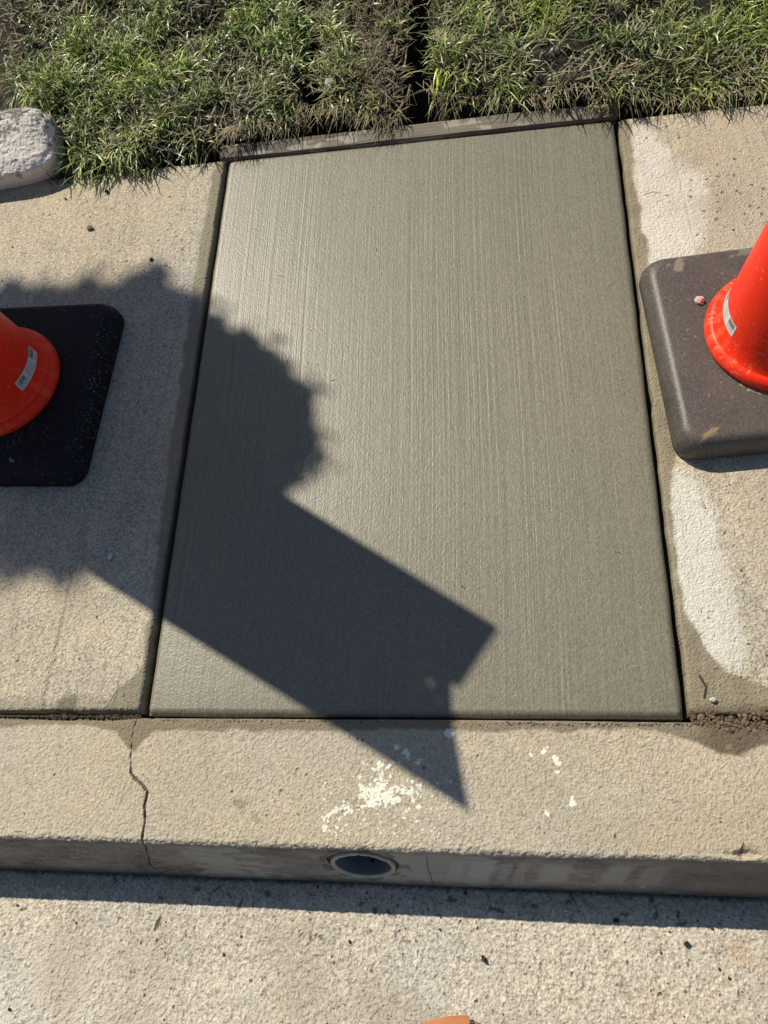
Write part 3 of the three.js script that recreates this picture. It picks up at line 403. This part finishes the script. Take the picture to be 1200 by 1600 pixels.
// ---------------------------------------------------------------- turf
// one blade = a bent ribbon; all blades of one kind on one piece of turf are joined
class Blades {
  constructor() { this.p = []; this.c = []; this.i = []; }
  add(x, y, z, len, wid, az, lean, bend, col, seg = 4, fold = 0.3) {
    const base = this.p.length / 3, ca = Math.cos(az), sa = Math.sin(az); let px = 0, py = 0, t = lean; const tw = rr(-0.8, 0.8);
    for (let k = 0; k <= seg; k++) { const f = k / seg, w = wid * 0.5 * (k === seg ? 0.08 : Math.min(1, 1.25 - 0.9 * f * f)), ct = Math.cos(tw * f), st = Math.sin(tw * f);
      const cx = x + ca * px, cz = z + sa * px, cy = y + py;
      const ox = -sa * w * ct, oz = ca * w * ct, oy = w * st;
      this.p.push(cx + ox, cy + oy, cz + oz, cx - ox, cy - oy, cz - oz);
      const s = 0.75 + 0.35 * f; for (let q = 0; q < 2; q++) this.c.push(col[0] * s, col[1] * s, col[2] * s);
      if (k < seg) { const d = len / seg; px += Math.sin(t) * d; py += Math.cos(t) * d; t += bend / seg; const a = base + k * 2; this.i.push(a, a + 1, a + 2, a + 1, a + 3, a + 2); } }
  }
  build(name, mat, parent) { if (!this.i.length) return; const g = new THREE.BufferGeometry(); g.setAttribute('position', new THREE.Float32BufferAttribute(this.p, 3)); g.setAttribute('color', new THREE.Float32BufferAttribute(this.c, 3)); g.setIndex(this.i); g.computeVertexNormals(); const o = mesh(name, g, mat, parent); o.userData.kind = 'stuff'; return o; }
}
const bladeMat = new THREE.MeshPhysicalMaterial({ vertexColors: true, roughness: 0.4, side: THREE.DoubleSide, transmission: 0.3, thickness: 0, specularIntensity: 0.9 });
const strawMat = new THREE.MeshPhysicalMaterial({ vertexColors: true, roughness: 0.85, side: THREE.DoubleSide });
const turfY = (x, z) => 0.046 + 0.03 * fbm(x * 7, z * 7, 3) + 0.008 * vn(x * 25, z * 25);
function turf(label, front, xl, xr, back, deadness, dens) {
  // front(x) = z of the front edge; xl(z), xr(z) = side edges
  const t = thing('turf', label, 'turf', [0, 0, 0]);
  const x0 = Math.min(xl(front(0)), xl(back), xl(-1.5)), x1 = Math.max(xr(back), xr(-1.5), xr(-1.17));
  const edge = (x, z) => Math.min(x - xl(z), xr(z) - x, front(x) - z);
  { // the mat of soil and roots
    const nx = Math.round((x1 - x0) / 0.012), nz = 90, g = new THREE.PlaneGeometry(1, 1, nx, nz); g.rotateX(-Math.PI / 2); const p = g.attributes.position, uv = g.attributes.uv;
    for (let i = 0; i < p.count; i++) { const v = p.getZ(i) + 0.5, z0 = back + v * (-1.13 - back), L = xl(z0), Rr = xr(z0), x = L + (p.getX(i) + 0.5) * (Rr - L), fz = front(x), z = back + v * (fz - back);
      const e = Math.min((x - L) / 0.018, (Rr - x) / 0.018, (fz - z) / 0.022); p.setXYZ(i, x + 0.006 * vn(z * 60, x * 60), -0.06 + (turfY(x, z) + 0.06 - 0.02) * Math.pow(Math.max(0, Math.min(1, e)), 0.35) + 0.006 * vn(x * 80, z * 80), z + 0.006 * vn(x * 70, z * 70 + 5)); uv.setXY(i, x / 0.6, z / 0.6); }
    g.computeVertexNormals(); mesh('soil_mat', g, soilMat, t);
  }
  const G = new Blades(), S = new Blades(), area = (x1 - x0) * (-1.09 - back), n = Math.round(area * dens);
  for (let i = 0; i < n; i++) {
    const x = rr(x0 - 0.01, x1 + 0.01), z = rr(back, -1.08), e = edge(x, z); if (e < -0.004) continue;
    const near = x > -0.8 && x < 1.4 && z > -2.0; if (!near && rnd() > 0.45) continue;
    const d = Math.min(1, Math.max(0, deadness(x, z) + 0.35 * fbm(x * 9 + 4, z * 9, 2))), y = turfY(x, z) - 0.016 - 0.02 * sm(0.02, 0, e);
    const clump = fbm(x * 16, z * 16 + 9, 2), toF = front(x) - z;
    if (rnd() < 0.10 + 0.68 * d) { // dry, matted
      const v = rr(0.55, 1.25), warm = rr(0.85, 1.15); S.add(x, y + rr(-0.004, 0.012 + 0.01 * (clump + 0.5)), z, rr(0.015, 0.05), rr(0.0012, 0.0026), rr(0, 6.283), rr(0.8, 1.7), rr(-0.8, 1.0), d > 0.55 ? [0.24 * v * warm, 0.19 * v, 0.12 * v] : [0.34 * v, 0.30 * v, 0.17 * v], 3);
    } else {
      if (rnd() < 0.34 - 1.0 * clump) continue;
      const v = rr(0.5, 1.45), yel = Math.pow(rnd(), 1.7), k = (1 + 0.6 * clump) * (1 + 0.4 * fbm(x * 5 + 2, z * 5, 2));
      let az = rr(0, 6.283), lean = Math.abs(gauss()) * 0.9 + 0.15; const hang = toF < 0.05 && rnd() < 0.65; if (hang) { az = Math.PI / 2 + 0.9 * gauss(); lean = rr(0.5, 1.5); }
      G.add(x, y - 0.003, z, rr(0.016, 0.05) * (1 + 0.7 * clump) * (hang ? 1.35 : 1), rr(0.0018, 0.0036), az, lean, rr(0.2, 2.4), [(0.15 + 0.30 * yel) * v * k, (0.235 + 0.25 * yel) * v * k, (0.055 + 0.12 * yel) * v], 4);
    }
  }
  // roots and hanging dry stems on the cut face
  for (let x = x0; x < x1; x += 0.0022) { if (rnd() < 0.4 || x < xl(front(x)) || x > xr(front(x))) continue; const v = rr(0.4, 1.1); S.add(x, rr(-0.01, 0.03), front(x) - 0.004 + rr(-0.012, 0.006), rr(0.015, 0.05), rr(0.0009, 0.0022), Math.PI / 2 + 0.8 * gauss(), rr(1.2, 2.7), rr(-0.5, 1.0), [0.17 * v, 0.13 * v, 0.085 * v], 3); }
  for (let i = 0; i < (x1 > 2 ? 260 : 160); i++) { const x = rr(Math.max(x0, 0.0), Math.min(x1, 1.15)), v = rr(0.5, 1.2); S.add(x, turfY(x, front(x)) - rr(0.01, 0.03), front(x) - 0.004, rr(0.03, 0.075), rr(0.0009, 0.0018), Math.PI / 2 + 0.7 * gauss(), rr(0.9, 1.7), rr(0.1, 0.9), [0.3 * v, 0.25 * v, 0.15 * v], 4); }
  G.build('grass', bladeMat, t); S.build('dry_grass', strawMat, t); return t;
}
const ftL = [[-1.2, -1.16], [-0.62, -1.36], [-0.45, -1.28], [-0.40, -1.17], [-0.335, -1.105], [-0.27, -1.092], [-0.16, -1.098], [-0.06, -1.115], [0.0, -1.135], [0.05, -1.165], [0.13, -1.182], [0.2, -1.185]];
const ftM = [[0.1, -1.2], [0.2, -1.19], [0.26, -1.175], [0.3, -1.148], [0.34, -1.145], [0.4, -1.19]];
const ftR = [[0.3, -1.24], [0.40, -1.20], [0.46, -1.178], [0.55, -1.168], [0.64, -1.15], [0.74, -1.138], [0.85, -1.122], [1.0, -1.112], [2.6, -1.11]];
const wv = (x, a, b) => 0.008 * vn(x * 22 + a, b);
turf('large left piece of green turf behind the pale slab and left joint', x => lerpPts(ftL, x) + wv(x, 1, 1), z => lerpPts([[-2.6, -0.78], [-1.75, -0.70], [-1.5, -0.60], [-1.3, -0.50], [-1.2, -0.42], [-1.1, -0.34]], z) + wv(z, 2, 1), z => lerpPts([[-2.6, 0.08], [-1.75, 0.125], [-1.5, 0.14], [-1.3, 0.155], [-1.1, 0.16]], z) + wv(z, 3, 1), -2.5, (x, z) => 0.02 + 0.35 * sm(-1.19, -1.14, z) * sm(-0.2, 0.0, x), 36000);
turf('narrow strip of half dead brown turf between two dark gaps', x => lerpPts(ftM, x) + wv(x, 4, 1), z => lerpPts([[-2.6, 0.1], [-1.75, 0.15], [-1.5, 0.165], [-1.3, 0.18], [-1.1, 0.19]], z) + wv(z, 5, 1), z => lerpPts([[-2.6, 0.31], [-1.75, 0.348], [-1.5, 0.356], [-1.35, 0.358], [-1.2, 0.348], [-1.1, 0.34]], z) + wv(z, 6, 1), -2.5, (x, z) => 0.42 + 0.3 * sm(0.24, 0.3, x) + 0.3 * sm(-1.4, -1.3, z) - 0.25 * sm(-1.5, -1.75, z), 36000);
turf('broad right piece of green turf overhanging the board and right slab', x => lerpPts(ftR, x) + wv(x, 7, 1), z => lerpPts([[-2.6, 0.36], [-1.75, 0.392], [-1.5, 0.402], [-1.3, 0.41], [-1.1, 0.42]], z) + wv(z, 8, 1), z => 2.6, -2.5, (x, z) => 0.10 + 0.3 * sm(-1.24, -1.16, z) + 0.2 * sm(-1.5, -1.35, z) * sm(0.55, 0.42, x), 36000);
{ // bare earth with dry stems left of the turf, round the stone
  const S = new Blades(), G = new Blades();
  for (let i = 0; i < 3800; i++) { const x = rr(-1.3, -0.36), z = rr(-1.9, -1.1), v = rr(0.4, 1.1); if (x > -0.36 - (z + 1.1) * -0.62 + 0.05) continue; S.add(x, -0.012 + 0.02 * sm(-1.22, -1.4, z) + rr(0, 0.012), z, rr(0.012, 0.05), rr(0.0009, 0.0022), rr(0, 6.28), rr(0.9, 1.7), rr(-0.6, 0.8), [0.17 * v, 0.115 * v, 0.07 * v], 3); }
  for (let i = 0; i < 130; i++) { const x = -0.345 + 0.035 * gauss(), z = -1.1 + 0.02 * gauss(), v = rr(0.6, 1.2); G.add(x, -0.005, z, rr(0.02, 0.055), rr(0.0015, 0.003), rr(0, 6.28), rr(0.4, 1.4), rr(0.1, 1.2), [0.085 * v, 0.115 * v, 0.035 * v], 4); }
  const o = S.build('dry_grass', strawMat, scene); tag(o, 'matted brown dead grass on bare earth behind the white stone', 'dead grass', null, 'stuff');
  const o2 = G.build('grass', bladeMat, scene); tag(o2, 'few thin green grass blades growing beside the white stone', 'grass', null, 'stuff');
}
// lawn farther off
{ const G = new Blades(); for (let i = 0; i < 70000; i++) { const x = rr(-4.4, 4.4), z = (rnd() < 0.15 && Math.abs(x) > 1.6 && x < 0 ? rr(-2.5, -1.3) : -2.45 - Math.pow(rnd(), 1.4) * 5), v = rr(0.6, 1.3), yl = rnd(); G.add(x, -0.05 + 0.02, z, rr(0.05, 0.11), rr(0.005, 0.011), rr(0, 6.28), Math.abs(gauss()) * 0.7 + 0.1, rr(0.2, 1.2), [(0.12 + 0.12 * yl) * v, (0.19 + 0.08 * yl) * v, 0.045 * v], 3); } tag(G.build('lawn_grass', bladeMat, scene), 'far lawn of short green grass beyond the turf pieces', 'grass', null, 'stuff'); }

// ---------------------------------------------------------------- white painted stone
function lump(rx, ry, rz, n, amp, freq, sq = 1, sd = 0) { const g = new THREE.IcosahedronGeometry(1, n), p = g.attributes.position; for (let i = 0; i < p.count; i++) { let v = new THREE.Vector3().fromBufferAttribute(p, i); const q = Math.pow(Math.pow(Math.abs(v.x), 2 * sq) + Math.pow(Math.abs(v.y), 2 * sq) + Math.pow(Math.abs(v.z), 2 * sq), -1 / (2 * sq)); v.multiplyScalar(q); const k = 1 + amp * (fbm(v.x * freq + v.y * 1.7 * freq + sd, v.z * freq - v.y * freq, 3)); p.setXYZ(i, v.x * rx * k, v.y * ry * k, v.z * rz * k); } g.computeVertexNormals(); return g; }
{
  const ch = new Chart(-0.7, -0.3, -1.35, -1.0, 0.7).fill((x, z, c) => { const a = fbm(x * 40, z * 40, 4), b = fbm(x * 200, z * 200, 2); const l = 1 + 0.08 * a + 0.1 * b; c[0] = 0.70 * l; c[1] = 0.645 * l; c[2] = 0.59 * l; mixc(c, [0.15, 0.135, 0.12], 0.85 * sm(0.0, 0.3, a + 0.8 * b + 0.42 - 14 * Math.abs(z + 1.225))); mixc(c, [0.2, 0.17, 0.14], 0.8 * sm(0.3, 0.5, fbm(x * 30 + 9, z * 90, 3))); mixc(c, [0.42, 0.37, 0.32], 0.4 * sm(0.25, 0.55, b)); return 0.5 + 0.2 * a + 0.25 * b; });
  const g = lump(0.20, 0.042, 0.074, 40, 0.05, 1.6, 2.4, 4), p = g.attributes.position, u = g.attributes.uv;
  for (let i = 0; i < p.count; i++) { const x = p.getX(i), y = p.getY(i), z = p.getZ(i), cr = sm(-0.035, -0.06, z), n = fbm(x * 60, z * 60 + y * 50, 3); p.setXYZ(i, x, y + 0.0012 * fbm(x * 130, z * 130 + y * 90, 3) + cr * 0.008 * n, z + cr * 0.006 * n); u.setXY(i, ...ch.uv(x - 0.56, z - 1.155 + y * 0.5 - 0.02)); }
  g.computeVertexNormals();
  const s = tag(mesh('white_stone', g, std({ ...ch.maps(), bumpScale: 0.004 })), 'rounded whitewashed stone half buried in earth at the turf corner', 'stone'); s.position.set(-0.560, 0.032, -1.134); s.rotation.set(0.42, 0.1, 0);
}

// ---------------------------------------------------------------- small things lying about
{
  const sandM = std({ color: new THREE.Color(0.36, 0.3, 0.23), roughness: 1 }), darkM = std({ color: new THREE.Color(0.035, 0.03, 0.025), roughness: 1 }), greyM = std({ color: new THREE.Color(0.24, 0.24, 0.2), roughness: 0.95 }), soilC = std({ color: new THREE.Color(0.13, 0.095, 0.06), roughness: 1 });
  const put = (name, label, cat, g, m, x, y, z, turn = 0) => { const o = tag(mesh(name, g, m), label, cat); o.position.set(x, y, z); o.rotation.y = turn; return o; };
  put('soil_clod', 'small pale pinkish clod lying on the right cone base', 'clod', lump(0.0065, 0.005, 0.0065, 10, 0.5, 3, 1, 2), std({ color: new THREE.Color(0.6, 0.45, 0.42) }), 0.835, 0.0505, -0.629);
  put('pebble', 'small greenish grey pebble on the sunlit left slab', 'pebble', lump(0.0058, 0.0035, 0.0045, 10, 0.4, 2.5, 1, 6), greyM, -0.268, 0.005, -0.945, 0.4);
  put('pebble', 'tiny dark pebble on the left slab at the shadow tip', 'pebble', lump(0.0036, 0.0022, 0.0026, 8, 0.5, 3, 1, 11), darkM, -0.124, 0.0045, -0.85, 0.9);
  put('pebble', 'black pebble on the left slab just below the turf edge', 'pebble', lump(0.0038, 0.0026, 0.003, 8, 0.5, 3, 1, 15), darkM, -0.249, 0.005, -1.037, 0.2);
  put('stone_chip', 'black curved chip on the sunlit gutter right of the drain', 'stone chip', lump(0.0025, 0.0028, 0.0048, 8, 0.5, 2.5, 1, 21), darkM, 0.478, -0.1165, 0.30, 0.5);
  put('stone_chip', 'black triangular chip on the gutter near the shadow edge at right', 'stone chip', lump(0.0034, 0.0024, 0.0026, 8, 0.5, 2.5, 1, 25), darkM, 0.742, -0.117, 0.27, 0.2);
  put('stone_chip', 'dark round chip in the kerb shadow at right', 'stone chip', lump(0.0035, 0.0026, 0.0028, 8, 0.4, 2.5, 1, 28), darkM, 0.655, -0.119, 0.247, 0.2);
  put('pebble', 'pale chip on the damp earth at the right joint corner', 'pebble', lump(0.004, 0.003, 0.003, 8, 0.4, 2.5, 1, 31), std({ color: new THREE.Color(0.55, 0.48, 0.38) }), 0.787, 0.005, -0.023);
  put('soil_clod', 'dark soil clod in the dirt at the right joint', 'clod', lump(0.008, 0.006, 0.007, 10, 0.6, 3, 1, 36), soilC, 0.849, 0.006, -0.006);
  // thin bits: a dry scrap, a pale scrap, a straw
  const strip = (l, w, curl) => { const g = new THREE.PlaneGeometry(l, w, 12, 2); g.rotateX(-Math.PI / 2); const p = g.attributes.position; for (let i = 0; i < p.count; i++) { const u = p.getX(i) / l, k = 1 - Math.pow(Math.abs(u) * 2, 2) * 0.9; p.setXYZ(i, p.getX(i), curl * l * (0.25 - u * u) + 0.15 * Math.abs(p.getZ(i)), p.getZ(i) * k + 0.15 * l * u * u); } g.computeVertexNormals(); return g; };
  const paper = std({ color: new THREE.Color(0.5, 0.5, 0.48), side: THREE.DoubleSide }), strawC = std({ color: new THREE.Color(0.55, 0.5, 0.36), side: THREE.DoubleSide });
  put('dry_leaf', 'narrow grey curled leaf at the turf edge on the left slab', 'leaf', strip(0.028, 0.008, 0.3), paper, -0.222, 0.008, -1.085, 1.35);
  put('paper_scrap', 'tiny grey scrap on the shaded part of the left slab', 'scrap', strip(0.014, 0.008, 0.2), std({ color: new THREE.Color(0.55, 0.55, 0.55), side: THREE.DoubleSide }), -0.097, 0.006, -0.246, 1.4);
  put('straw', 'short pale straw lying on the fresh slab', 'straw', strip(0.016, 0.0014, 0.3), strawC, 0.135, 0.002, -0.79, -0.4);
  put('white_flower', 'small white fluffy flower head in the brown turf strip', 'flower', lump(0.009, 0.008, 0.008, 14, 0.5, 5, 1, 41), std({ color: new THREE.Color(0.72, 0.72, 0.7) }), 0.207, 0.035, -1.235);
  { // orange leaf at the lower edge of the picture
    const sh = new THREE.Shape(); sh.moveTo(-0.046, -0.004); sh.bezierCurveTo(-0.026, 0.006, 0.006, 0.013, 0.034, 0.012); sh.bezierCurveTo(0.04, 0.004, 0.03, -0.014, 0.012, -0.018); sh.bezierCurveTo(-0.014, -0.02, -0.034, -0.012, -0.046, -0.004);
    const g = new THREE.ExtrudeGeometry(sh, { depth: 0.0007, bevelEnabled: false, curveSegments: 18 }); g.rotateX(-Math.PI / 2);
    const p = g.attributes.position; for (let i = 0; i < p.count; i++) { const x = p.getX(i), z = p.getZ(i); p.setY(i, p.getY(i) + 0.003 + 2 * x * x + 16 * z * z); } g.computeVertexNormals();
    const lf = thing('dry_leaf', 'orange brown dry leaf lying in the gutter at the bottom edge', 'leaf', [0.424, -0.1155, 0.3785]); lf.rotation.y = 0.05;
    mesh('blade', g, new THREE.MeshPhysicalMaterial({ color: new THREE.Color(0.5, 0.19, 0.075), roughness: 0.7, side: THREE.DoubleSide }), lf);
    const st = new THREE.TubeGeometry(new THREE.QuadraticBezierCurve3(new THREE.Vector3(0.036, 0.008, -0.004), new THREE.Vector3(0.045, 0.01, -0.006), new THREE.Vector3(0.055, 0.004, 0.002)), 8, 0.0008, 6); mesh('stalk', st, soilC, lf);
  }
  const grit = (name, label, cat, n, place, mat) => { const v = []; for (let k = 0; k < 5; k++) v.push(lump(1, 0.75, 0.85, 2, 0.5, 2.4, 1, k * 7 + 50)); const gs = []; mat.vertexColors = true; for (let i = 0; i < n; i++) { const [x, y, z, r] = place(i); const g = v[i % 5].clone(); g.rotateY(rr(0, 6.28)); g.scale(r, r, r); g.translate(x, y, z); const q = rr(0.5, 1.7), ca = new Float32Array(g.attributes.position.count * 3).fill(q); g.setAttribute('color', new THREE.BufferAttribute(ca, 3)); gs.push(g); } tag(mesh(name, mergeGeometries(gs), mat), label, cat, null, 'stuff'); };
  grit('soil_crumbs', 'loose brown soil crumbs heaped in the joint right of the fresh slab', 'soil', 1900, () => { const x = 0.757 + 0.35 * Math.pow(rnd(), 1.1), z = 0.002 + 0.010 * gauss() * (0.7 + 0.7 * vn(x * 30, 7)) + (x > 0.79 && x < 0.84 ? 0.008 : 0) * rnd(); return [x, -0.002 + 0.003 * rnd(), z, Math.pow(rnd(), 3) * 0.0024 + 0.0006]; }, soilC);
  grit('dirt_crumbs', 'black dirt crumbs packed in the joint left of the fresh slab', 'dirt', 3600, () => { const x = -0.009 - 0.8 * rnd(); return [x, -0.0025 + 0.002 * rnd(), 0.003 + 0.006 * gauss() * (0.55 + 0.65 * vn(x * 30, 2)), Math.pow(rnd(), 3) * 0.0017 + 0.0005]; }, std({ color: new THREE.Color(0.06, 0.048, 0.032), roughness: 1 }));
  grit('mortar_crumbs', 'sandy crumbs along the front joint of the fresh slab', 'crumbs', 700, () => [rr(-0.01, 0.76), 0.0 + 0.001 * rnd(), 0.007 + 0.003 * Math.abs(gauss()), Math.pow(rnd(), 2) * 0.0014 + 0.0005], std({ color: new THREE.Color(0.2, 0.165, 0.11), roughness: 1 }));
  grit('gutter_grit', 'scattered dark grit on the concrete gutter', 'grit', 260, () => { const z = 0.214 + 0.22 * Math.pow(rnd(), 1.6); return [rr(-0.45, 1.2), -0.1215 + 0.022 * sm(0.2, 0.8, z) + 0.0005, z, Math.pow(rnd(), 5) * 0.002 + 0.0005]; }, std({ color: new THREE.Color(0.09, 0.05, 0.04), roughness: 1 }));
  grit('pavement_grit', 'scattered sand grains on the weathered slabs', 'grit', 260, (i) => { const x = i % 2 ? rr(-0.7, -0.03) : rr(0.79, 1.2); return [x, 0.0035, rr(-1.07, -0.03), Math.pow(rnd(), 4) * 0.0018 + 0.0006]; }, sandM);
}

// ---------------------------------------------------------------- out of the frame to the left: what throws the big shadow
{
  const K = [-0.69, -0.69], bark = (() => { const ch = new Chart(0, 0.4, 0, 0.4, 2).fill((x, z, c) => { const a = fbm(x * 120, z * 30, 4); const l = 1 + 0.4 * a; c[0] = 0.13 * l; c[1] = 0.105 * l; c[2] = 0.08 * l; return 0.5 + 0.4 * a; }); return std({ ...ch.maps(), bumpScale: 0.008 }); })();
  const tree = thing('young_tree', 'young leafy tree beyond the left edge that throws the leafy shadow', 'tree');
  const clumps = [[-0.06, -0.685, 0.085, 2.3], [-0.01, -0.645, 0.08, 2.2], [0.04, -0.605, 0.08, 2.1], [0.09, -0.56, 0.082, 2.1], [0.128, -0.51, 0.084, 2.0], [0.14, -0.455, 0.084, 2.0], [0.115, -0.42, 0.075, 2.0], [0.03, -0.5, 0.13, 2.0], [-0.12, -0.69, 0.10, 2.6], [-0.2, -0.68, 0.11, 2.8], [-0.29, -0.67, 0.12, 2.9], [-0.38, -0.66, 0.12, 3.0], [-0.47, -0.64, 0.13, 3.0], [-0.05, -0.43, 0.13, 2.1], [-0.23, -0.42, 0.15, 2.6], [-0.42, -0.42, 0.16, 3.0], [-0.66, -0.50, 0.22, 3.0], [-0.92, -0.55, 0.26, 3.0], [-0.13, -0.775, 0.04, 2.8], [-0.105, -0.815, 0.02, 2.4], [-0.115, -0.79, 0.028, 2.4], [-0.24, -0.795, 0.025, 2.8], [-0.4, -0.8, 0.03, 2.9], [-0.2, -0.3, 0.085, 2.8], [-0.3, -0.3, 0.085, 2.9], [-0.4, -0.3, 0.085, 2.9], [0.0, -0.5, 0.14, 2.2], [-0.15, -0.53, 0.15, 2.5], [-0.33, -0.51, 0.15, 2.8]];
  const root = new THREE.Vector3(-2.8, -0.08, -1.95), fork = new THREE.Vector3(-2.72, 1.7, -1.75);
  const tube = (pts, r0, r1) => { const cv = new THREE.CatmullRomCurve3(pts), g = new THREE.TubeGeometry(cv, 20, 1, 10), p = g.attributes.position; for (let i = 0; i < p.count; i++) { const k = Math.floor(i / 11) / 20, c = cv.getPointAt(k), r = r0 + (r1 - r0) * k; p.setXYZ(i, c.x + (p.getX(i) - c.x) * r, c.y + (p.getY(i) - c.y) * r, c.z + (p.getZ(i) - c.z) * r); } g.computeVertexNormals(); return g; };
  mesh('trunk', tube([root, new THREE.Vector3(-2.79, 0.8, -1.9), fork, new THREE.Vector3(-2.7, 2.4, -2.1)], 0.055, 0.03), bark, tree);
  const leaves = new Blades(); const P = [], C = [], I = [];
  for (const [gx, gz, r, h] of clumps) {
    const c = new THREE.Vector3(gx + K[0] * h, h, gz + K[1] * h);
    mesh('limb', tube([fork.clone(), fork.clone().lerp(c, 0.5).add(new THREE.Vector3(0, 0.12, 0)), c], 0.02, 0.005), bark, tree);
    const n = Math.round(78000 * r * r + 60);
    for (let k = 0; k < n; k++) { const d = new THREE.Vector3(gauss(), gauss(), gauss()).normalize().multiplyScalar(r * Math.pow(rnd(), 0.45) * (rnd() < 0.05 ? 1.35 : 1)); const o = c.clone().add(d), l = rr(0.022, 0.046), w = l * rr(0.3, 0.5);
      const u = new THREE.Vector3(gauss(), gauss() - 0.3, gauss()).normalize(), v = new THREE.Vector3(gauss(), gauss(), gauss()).cross(u).normalize(), nn = u.clone().cross(v), b = P.length / 3;
      for (const [s, t, q] of [[-0.5, 0, 0], [0, 0.5, 0.12], [0.5, 0, 0], [0, -0.5, 0.12]]) P.push(o.x + u.x * s * l + v.x * t * w + nn.x * q * w, o.y + u.y * s * l + v.y * t * w + nn.y * q * w, o.z + u.z * s * l + v.z * t * w + nn.z * q * w);
      const s = rr(0.7, 1.3); for (let q = 0; q < 4; q++) C.push(0.055 * s, 0.095 * s, 0.025 * s); I.push(b, b + 1, b + 2, b, b + 2, b + 3); }
  }
  const g = new THREE.BufferGeometry(); g.setAttribute('position', new THREE.Float32BufferAttribute(P, 3)); g.setAttribute('color', new THREE.Float32BufferAttribute(C, 3)); g.setIndex(I); g.computeVertexNormals();
  mesh('foliage', g, new THREE.MeshPhysicalMaterial({ vertexColors: true, roughness: 0.6, side: THREE.DoubleSide, transmission: 0.1, thickness: 0 }), tree).userData.kind = 'stuff';

  // two broad boards laid flat on a post
  const H = 1.0, O = [K[0] * H, K[1] * H], stand = thing('board_stand', 'post carrying two flat boards beyond the left edge that throws the angular shadow', 'board stand');
  const wood = std({ color: new THREE.Color(0.3, 0.22, 0.13), roughness: 0.8 });
  const flat = (pts, y, holes = []) => { const s = new THREE.Shape(); pts.forEach(([x, z], i) => i ? s.lineTo(x + O[0], -(z + O[1])) : s.moveTo(x + O[0], -(z + O[1]))); for (const [hx, hz, hr] of holes) { const p = new THREE.Path(); p.absarc(hx + O[0], -(hz + O[1]), hr, 0, 6.2832, true); s.holes.push(p); }
    const q = new THREE.ExtrudeGeometry(s, { depth: 0.012, bevelEnabled: true, bevelSize: 0.001, bevelThickness: 0.001, bevelSegments: 1 }); q.rotateX(-Math.PI / 2); q.translate(0, y, 0); return q; };
  mesh('board', flat([[-0.05, -0.498], [0.502, -0.13], [0.4475, -0.0475], [-0.11, -0.42]], H), wood, stand);
  mesh('board', flat([[-0.08, -0.42], [0.43, -0.075], [0.4455, -0.06], [0.4465, 0.0], [0.469, 0.123], [-0.106, -0.205], [-0.16, -0.24]], H - 0.014, [[0.421, -0.040, 0.0085], [0.432, -0.016, 0.0075]]), wood, stand);
  const post = new THREE.CylinderGeometry(0.022, 0.024, H, 16); post.translate(-0.05 + O[0], H / 2 - 0.02, -0.34 + O[1]); mesh('post', post, std({ color: new THREE.Color(0.25, 0.25, 0.25), roughness: 0.5, metalness: 0.6 }), stand);
}

renderer.render(scene, camera);
